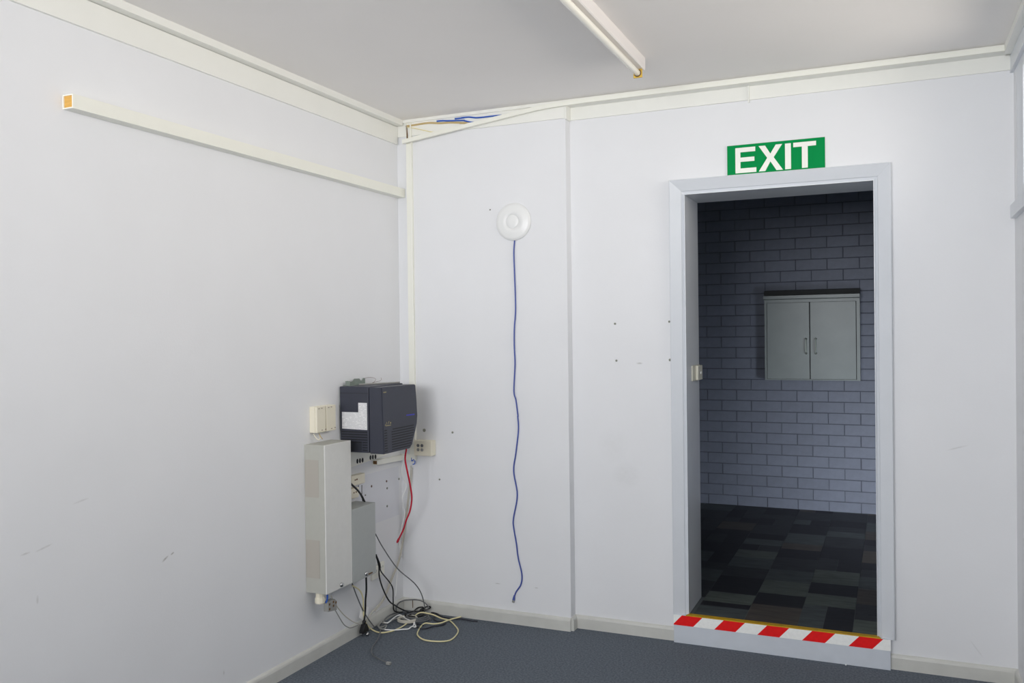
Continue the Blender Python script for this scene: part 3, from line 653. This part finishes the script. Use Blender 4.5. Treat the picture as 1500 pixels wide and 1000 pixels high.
box('cabinet_body', 0, 0.100, -0.656, -0.4535, 0.328, 0.683, M_CABINET2, c2, bevel=0.0015)
lid2 = box('cabinet_lid', 0.1005, 0.1165, -0.6565, -0.453, 0.3275, 0.6835, M_CABINET2, c2, bevel=0.002)
lathe('lock', [(0.011, 0.0), (0.011, 0.005), (0.008, 0.009), (0.0, 0.010)], (0.1165, -0.546, 0.347), (1, 0, 0), M_CHROME, lid2, n=20)
box('key', 0.126, 0.130, -0.540, -0.505, 0.341, 0.347, M_RUST, lid2, bevel=0.001)

# twin ivory boxes above the tall cabinet
for (ya, yb, lab) in ((-0.826, -0.756, 'ivory plastic box above the tall cabinet, left of the pair'), (-0.750, -0.675, 'ivory plastic box above the tall cabinet, next to the dark unit')):
    t = thing('socket_box', lab, 'junction box', (0.02, (ya + yb) / 2, 1.068), 'ivory boxes above the tall cabinet')
    box('box_body', 0, 0.030, ya, yb, 1.068, 1.190, M_DUCT2, t, bevel=0.002)
    fr = box('box_cover', 0.0302, 0.0425, ya, yb, 1.068, 1.190, M_DUCT2, t, bevel=0.003)
    for yy, zz in ((ya + 0.012, 1.180), (ya + 0.034, 1.181), (ya + 0.034, 1.078), (ya + 0.062, 1.080)):
        box('screw_slot', 0.0423, 0.0432, yy, yy + 0.010, zz - 0.0015, zz + 0.0015, M_HOLE, fr)
tag(tube('lead_wire', C_twin_wire, 0.0022, M_DUCT2), 'ivory wire looping onto the top of the tall cabinet', 'wire', 'wires below the ivory boxes')
tag(tube('lead_wire', C_twin_wire2, 0.0018, M_ORW), 'thin tan wire under the ivory boxes', 'wire', 'wires below the ivory boxes')

# ------------------------------------------------------------------ dark telephone exchange unit
pb = thing('phone_exchange_unit', 'dark charcoal phone exchange unit high in the corner', 'phone system', (0.12, -0.42, 0.947))
YN = -0.588
box('rear_case', 0.006, 0.1715, YN, -0.262, 0.950, 1.2715, M_UNIT, pb, bevel=0.003)
box('back_plate', 0.0, 0.006, YN + 0.01, -0.27, 0.94, 1.26, M_STEEL, pb)
out = [(YN, 1.2685), (-0.262, 1.2660), (-0.256, 1.19), (-0.253, 1.106), (-0.262, 1.065), (-0.279, 1.030), (-0.318, 0.962), (-0.330, 0.955), (-0.338, 0.946), (YN, 0.947)]
bm = bmesh.new()
xf = lambda z: 0.2475 + (1.2685 - z) / 0.32 * 0.0095
A = [bm.verts.new((0.1745, y, z)) for y, z in out]; B = [bm.verts.new((xf(z), y, z)) for y, z in out]
bm.faces.new(A); bm.faces.new(B[::-1])
for i in range(len(out)): bm.faces.new((A[i], B[i], B[(i + 1) % len(out)], A[(i + 1) % len(out)]))
bmesh.ops.recalc_face_normals(bm, faces=bm.faces[:])
bmesh.ops.bevel(bm, geom=[e for e in bm.edges], offset=0.0035, segments=2, affect='EDGES')
fc = link_bm('front_cover', bm, M_UNIT, pb)
box('seam', 0.010, 0.170, YN - 0.0006, YN + 0.001, 1.2385, 1.2405, M_UNITD, pb)
prism('side_sticker', [(0.018, 1.146), (0.1135, 1.146), (0.1135, 1.193), (0.163, 1.193), (0.163, 1.0615), (0.018, 1.0645)], 'y', YN - 0.0012, YN, M_STICKER, pb)['label'] = 'white printed sticker'
for k in range(8):
    z = 1.050 - k * 0.0125
    x0 = 0.014 if z > 1.005 else 0.135
    box('vent_slot', x0, 0.163, YN - 0.0008, YN + 0.001, z - 0.0026, z + 0.0026, M_UNITD, pb)
box('socket_recess', 0.030, 0.131, YN - 0.001, YN + 0.001, 0.957, 0.996, M_UNITS, pb)
box('socket_slot', 0.062, 0.131, YN - 0.0016, YN, 0.997, 1.004, M_UNITD, pb)
# louvres of the front cover
for k in range(9):
    z = 1.060 - k * 0.0124
    x = xf(z)
    far = -0.283 if z > 1.035 else -0.283 - (1.035 - z) / 0.075 * 0.040
    far -= 0.014
    box('vent_slot', x - 0.001, x + 0.0009, -0.579, -0.556, z - 0.0026, z + 0.0026, M_UNITD, fc)
    if k > 0: box('vent_slot', x - 0.001, x + 0.0009, -0.512, far, z - 0.0026, z + 0.0026, M_UNITD, fc)
box('vent_slot', xf(1.06) - 0.001, xf(1.06) + 0.0009, -0.500, -0.297, 1.0574, 1.0626, M_UNITD, fc)
for (ya, yb, za, zb, m, n) in ((-0.575, -0.548, 1.242, 1.247, M_LOGO, 'maker_mark'), (-0.566, -0.516, 1.080, 1.0835, M_LOGO, 'model_print'), (-0.366, -0.352, 1.113, 1.1185, M_LOGOB, 'blue_print'), (-0.349, -0.333, 1.112, 1.1180, M_LOGOB, 'blue_print'), (-0.330, -0.312, 1.111, 1.1175, M_LOGOB, 'blue_print'), (-0.309, -0.285, 1.1105, 1.117, M_LOGOB, 'blue_print')):
    x = xf(za); box(n, x - 0.001, x + 0.0007, ya, yb, za, zb, m, fc)
for pts in ([(-0.574, 1.085), (-0.562, 1.085), (-0.553, 1.099), (-0.556, 1.100), (-0.562, 1.090)], [(-0.548, 1.087), (-0.545, 1.087), (-0.530, 1.102), (-0.534, 1.103)], [(-0.528, 1.090), (-0.520, 1.098), (-0.512, 1.092), (-0.520, 1.088)]):
    x = xf(1.09); prism('model_print', pts, 'x', x - 0.001, x + 0.0007, M_LOGO, fc)

# zinc bracket and loose wires on top of it
bk = thing('zinc_bracket', 'bent zinc bracket lying on top of the dark unit', 'bracket', (0.02, -0.47, 1.272))
box('bracket_base', 0.004, 0.05, -0.556, -0.385, 1.2722, 1.2752, M_BRKT, bk)
prism('bracket_web', [(-0.556, 1.275), (-0.385, 1.275), (-0.385, 1.303), (-0.402, 1.303), (-0.410, 1.293), (-0.424, 1.291), (-0.438, 1.303), (-0.480, 1.304), (-0.495, 1.292), (-0.522, 1.289), (-0.536, 1.289), (-0.538, 1.296), (-0.556, 1.296)], 'x', 0.018, 0.022, M_BRKT, bk)
box('bracket_tab', 0.022, 0.045, -0.556, -0.553, 1.275, 1.296, M_BRKT, bk)
tag(tube('loose_wire', [(x, y, z + 0.002) for x, y, z in C_wires_top], 0.0009, M_HOLE), 'thin loose wires curling above the dark unit', 'wire')
tag(tube('flat_lead', [(0.06, -0.50, 1.2762), (0.09, -0.42, 1.2762), (0.13, -0.36, 1.2765), (0.15, -0.31, 1.2762), (0.16, -0.275, 1.2762)], 0.004, M_GREYP), 'grey lead lying across the top of the dark unit', 'cable')

# perforated mounting strip and short duct below the unit
ms = thing('mounting_strip', 'white perforated metal strip under the dark unit', 'mounting strip', (0.01, -0.37, 0.867))
prism('strip', [(-0.60, 0.862), (-0.20, 0.884), (-0.20, 0.940), (-0.60, 0.940)], 'x', 0.0, 0.030, M_PLATE, ms)
for y, z in ((-0.468, 0.8885), (-0.445, 0.888), (-0.421, 0.8875), (-0.348, 0.8905), (-0.325, 0.890), (-0.301, 0.889)):
    o = lathe('slot_hole', [(0.0, 0.0008), (0.0082, 0.0008), (0.0082, 0.0)], (0.030, y - 0.01, z), (1, 0, 0), M_UNITD, ms, n=16)
    for v in o.data.vertices: v.co.z = z + (v.co.z - z) * 1.5
sd = thing('short_duct', 'short cream duct stub below the perforated strip', 'cable duct', (0.015, -0.16, 0.838))
prism('duct_cover', [(-0.291, 0.842), (-0.0, 0.832), (-0.0, 0.858), (-0.291, 0.868)], 'x', 0.0, 0.029, M_DUCT, sd)
prism('open_end', [(-0.2914, 0.846), (-0.2905, 0.846), (-0.2905, 0.864), (-0.2914, 0.864)], 'x', 0.003, 0.026, M_RUST, sd)

# four way phone socket block on the end wall
ps = thing('phone_socket_block', 'cream four hole socket block on the end wall', 'socket', (0.165, -0.025, 0.863))
box('block', 0.109, 0.219, -0.050, 0, 0.864, 0.947, M_DUCT2, ps, bevel=0.004)
for x in (0.136, 0.160):
    lathe('port', [(0.0, 0.0012), (0.008, 0.0012), (0.009, 0.0)], (x, -0.0498, 0.920), (0, -1, 0), M_GREYC, ps, n=18)
    lathe('port', [(0.0, 0.0012), (0.008, 0.0012), (0.009, 0.0)], (x, -0.0498, 0.897), (0, -1, 0), M_GREYP, ps, n=18)

# small socket boxes on the left wall
for ya, yb, za, zb, lab in ((-0.531, -0.409, 0.768, 0.820, 'cream socket box above the short cabinet'), (-0.539, -0.466, 0.706, 0.757, 'lower cream socket box just above the short cabinet')):
    t = thing('wall_socket', lab, 'socket', (0.01, (ya + yb) / 2, za), 'cream socket boxes by the cabinets')
    b_ = box('socket_case', 0, 0.030, ya, yb, za, zb, M_DUCT2, t, bevel=0.004)
    box('port', 0.0298, 0.031, yb - 0.095 if yb - ya > 0.1 else yb - 0.05, yb - 0.085 if yb - ya > 0.1 else yb - 0.042, za + 0.026, za + 0.032, M_RUST, b_)
    box('port', 0.0298, 0.031, yb - 0.080 if yb - ya > 0.1 else yb - 0.03, yb - 0.070 if yb - ya > 0.1 else yb - 0.022, za + 0.026, za + 0.034, M_RUST, b_)
# low power outlets behind the cords
for ya, yb, za, zb, lab in ((-0.327, -0.266, 0.243, 0.308, 'low white outlet plate half hidden by the short cabinet'), (-0.262, -0.206, 0.250, 0.318, 'low white outlet plate behind the black cords')):
    t = thing('power_outlet', lab, 'outlet', (0.005, (ya + yb) / 2, za), 'low outlet plates')
    box('outlet_plate', 0, 0.012, ya, yb, za, zb, M_PLATE, t, bevel=0.003)
    for yy in ((ya + yb) / 2 - 0.010, (ya + yb) / 2 + 0.008):
        box('pin_slot', 0.0118, 0.0128, yy, yy + 0.003, za + 0.038, za + 0.048, M_GREYP, t)

# terminal block hanging under the tall cabinet
tb = thing('terminal_block', 'small grey connector block hanging under the tall cabinet', 'connector', (0.085, -0.80, 0.235))
prism('block', [(-0.832, 0.240), (-0.764, 0.230), (-0.764, 0.272), (-0.780, 0.286), (-0.832, 0.285)], 'x', 0.070, 0.095, M_GREYP, tb)
for y, z in ((-0.826, 0.245), (-0.826, 0.267), (-0.795, 0.252), (-0.795, 0.270), (-0.775, 0.262)):
    box('terminal', 0.0948, 0.0958, y, y + 0.010, z, z + 0.010, M_RUST, tb)
tag(tube('blue_wire', C_blue_short, 0.004, M_BLUEW), 'short blue wire between the tall cabinet and the connector block', 'wire')

# ------------------------------------------------------------------ cables
def cable(name, pts, r, m, label, cat='cable', group='tangle of cables in the corner'):
    return tag(tube(name, pts, r, m), label, cat, group)
cable('yellow_cable', C_yellow, 0.0036, M_YELW, 'pale yellow cable looping widely on the carpet')
cable('grey_cable', C_grey_right, 0.0029, M_GREYC, 'grey cable arcing from the short cabinet down the end wall')
cable('grey_cable', C_grey_arch, 0.0035, M_GREYC, 'grey cable arching over the pile in front of the skirting')
cable('black_cable', C_black_a, 0.0038, M_BLACK, 'outer black cord dropping from the short cabinet into the pile')
cable('black_cable', C_black_b, 0.0034, M_BLACK, 'inner black cord bending past the white outlet plate')
cable('black_cable', C_black_pile, 0.0036, M_BLACK, 'black cord bunched up in the middle of the pile')
cable('dark_cable', C_dark_right, 0.0034, M_DKC, 'dark blue cable trailing right along the skirting')
cable('grey_cable', C_grey_thin, 0.003, M_GREYC, 'thin grey cable hanging beside the black mains plug')
gt = thing('grey_lead', 'grey lead running forward on the carpet to a small plug', 'cable', (0.15, -0.45, 0.0), 'tangle of cables in the corner')
tube('lead', C_grey_tail, 0.003, M_GREYC, gt)
box('lead_plug', 0.352, 0.374, -0.752, -0.736, 0.002, 0.014, M_GREYP, gt, bevel=0.002)
cable('grey_cable', C_grey_knot, 0.0034, M_GREYP, 'light grey cable knotted at the left of the pile')
cable('white_cable', C_white_floor, 0.0036, M_WHITEC, 'white cable humped over the left of the pile')
cable('white_cable', C_white_lower, 0.0034, M_WHITEC, 'white cable with a kinked end at the front of the pile')
cable('white_wire', C_white_wire, 0.0026, M_WHITEC, 'thin white zigzag wire hanging beside the red cable')
cable('white_wire', C_white_wire2, 0.0022, M_WHITEC, 'thin white wire end hanging near the skirting corner')
cable('beige_cable', C_beige_a, 0.003, M_BEIGE, 'left of two beige cables running down from the corner duct')
cable('beige_cable', C_beige_b, 0.003, M_BEIGE, 'right of two beige cables running down from the corner duct')
rc = thing('red_cable', 'bright red cable hanging below the dark unit', 'cable', (0.15, -0.2, 0.42))
tube('cable_sheath', C_red, 0.0046, M_REDC, rc)
a_, b_ = Vector(C_red[-2]), Vector(C_red[-1]); d_ = (b_ - a_).normalized()
lathe('cable_end', [(0.0, 0.0), (0.0065, 0.001), (0.0065, 0.02), (0.003, 0.03), (0.0, 0.031)], b_ - d_ * 0.004, d_, M_REDC, rc, n=10)
cable('thin_cable', C_thin_a, 0.0024, M_GREYP, 'lower thin grey cable drooping from the connector block')
cable('thin_cable', C_thin_b, 0.0024, M_BEIGE, 'upper thin beige cable drooping under the tall cabinet')
cable('blue_loop', C_blue_loop, 0.0028, M_BLUEW, 'small blue wire loop at the foot of the corner duct', 'wire')
cable('black_cable', C_black_thick, 0.0050, M_BLACK, 'thick black cord crossing in front of the cream socket boxes')
cable('black_wire', C_jw1, 0.0018, M_BLACK, 'left thin black wire below the cream socket box', 'wire')
cable('black_wire', C_jw2, 0.0018, M_BLACK, 'right thin black wire below the cream socket box', 'wire')
# pale coil in the pile
coil = []
for k in range(40):
    a = k / 12.0 * 2 * math.pi
    coil.append((0.135 + 0.052 * math.cos(a), -0.185 + 0.045 * math.sin(a), 0.006 + 0.0004 * k))
cable('pale_coil', coil, 0.004, M_BEIGE, 'pale cable coiled flat in the middle of the pile')
coil = []
for k in range(34):
    a = k / 11.0 * 2 * math.pi
    coil.append((0.17 + (0.075 - 0.0006 * k) * math.cos(a), -0.14 + (0.06 - 0.0004 * k) * math.sin(a), 0.006 + 0.0006 * k))
cable('grey_coil', coil, 0.0036, M_GREYC, 'dark grey cable coiled at the back of the pile')

# mains cord, plug and its paper tag
mc = thing('mains_cord', 'black mains plug hanging on its cord below the short cabinet', 'power cord', (0.04, -0.45, 0.0))
tube('cord', C_cord, 0.0048, M_BLACK, mc)
lathe('strain_relief', [(0.0, 0.0), (0.008, 0.0), (0.010, 0.018), (0.007, 0.022), (0.0, 0.03)], (0.040, -0.452, 0.056), (0, 0, 1), M_BLACK, mc, n=12)
prism('plug_body', [(-0.462, 0.060), (-0.442, 0.060), (-0.426, 0.030), (-0.426, 0.020), (-0.480, 0.018), (-0.480, 0.030)], 'x', 0.028, 0.052, M_BLACK, mc, bevel=0.002)
for y in (-0.470, -0.440): box('pin', 0.036, 0.042, y, y + 0.003, 0.003, 0.019, M_CHROME, mc)
lathe('pin_cap', [(0.0, 0.0), (0.010, 0.002), (0.010, 0.010), (0.0, 0.014)], (0.053, -0.452, 0.010), (1, 0, 0), M_CHROME, mc, n=14)
pt = prism('paper_tag', [(-0.478, 0.100), (-0.455, 0.150), (-0.392, 0.128), (-0.400, 0.082), (-0.440, 0.068)], 'x', 0.028, 0.0300, M_PAPER)
tag(pt, 'white paper tag behind the black mains cord', 'tag')
tag(box('loose_nail', 0.070, 0.0725, -0.0195, -0.017, 0.018, 0.062, M_RUST), 'rusty nail standing against the skirting in the corner', 'nail')

# ------------------------------------------------------------------ wall plugs and screws left in the walls
def plug_x(y, z, m, lab, r=0.006):
    tag(lathe('wall_plug', [(r, 0.0), (r, 0.002), (r * 0.5, 0.004), (0.0, 0.0042)], (0, y, z), (1, 0, 0), m, n=14), lab, 'wall plug', 'plugs and screws left in the walls')
def plug_y(x, z, yw, m, lab, r=0.006):
    tag(lathe('wall_plug', [(r, 0.0), (r, 0.002), (r * 0.5, 0.004), (0.0, 0.0042)], (x, yw, z), (0, -1, 0), m, n=14), lab, 'wall plug', 'plugs and screws left in the walls')
plug_x(-0.306, 0.732, M_HOLE, 'reddish wall plug just right of the cream socket box')
plug_x(-0.158, 0.735, M_HOLE, 'reddish wall plug beside the white zigzag wire')
plug_x(-0.153, 0.696, M_GPLUG, 'grey wall plug under the reddish one')
plug_x(-0.030, 0.727, M_GPLUG, 'grey wall plug close to the corner')
plug_x(-0.365, 0.696, M_GPLUG, 'grey wall plug above the top of the short cabinet', 0.004)
plug_x(-0.155, 0.600, M_GPLUG, 'lowest grey wall plug on the patchy paint')
plug_y(0.148, 0.998, 0, M_GPLUG, 'large grey wall plug above the four hole socket block', 0.009)
plug_y(0.3225, 0.992, 0, M_GPLUG, 'small grey wall plug right of the socket block', 0.006)
plug_y(0.2394, 0.733, 0, M_GPLUG, 'small grey wall plug below the socket block', 0.005)
plug_y(0.5625, 2.177, 0, M_GPLUG, 'tiny grey plug left of the round white device', 0.004)
plug_y(1.2205, 1.565, D, M_GPLUG, 'upper left grey screw of four between wall joint and door', 0.0055)
plug_y(1.2255, 1.3785, D, M_GPLUG, 'lower left grey screw of four between wall joint and door', 0.0055)
plug_y(1.498, 1.571, D, M_GPLUG, 'upper right grey screw of four beside the door frame', 0.0055)
plug_y(1.4995, 1.382, D, M_GPLUG, 'lower right grey screw of four beside the door frame', 0.0065)
pa = bmesh.new(); bmesh.ops.create_icosphere(pa, subdivisions=1, radius=0.004, matrix=Matrix.Translation((2.30, 0.02, 0.004)))
tag(link_bm('plaster_crumb', pa, M_WHITE), 'tiny white crumb on the carpet below the step', 'crumb')
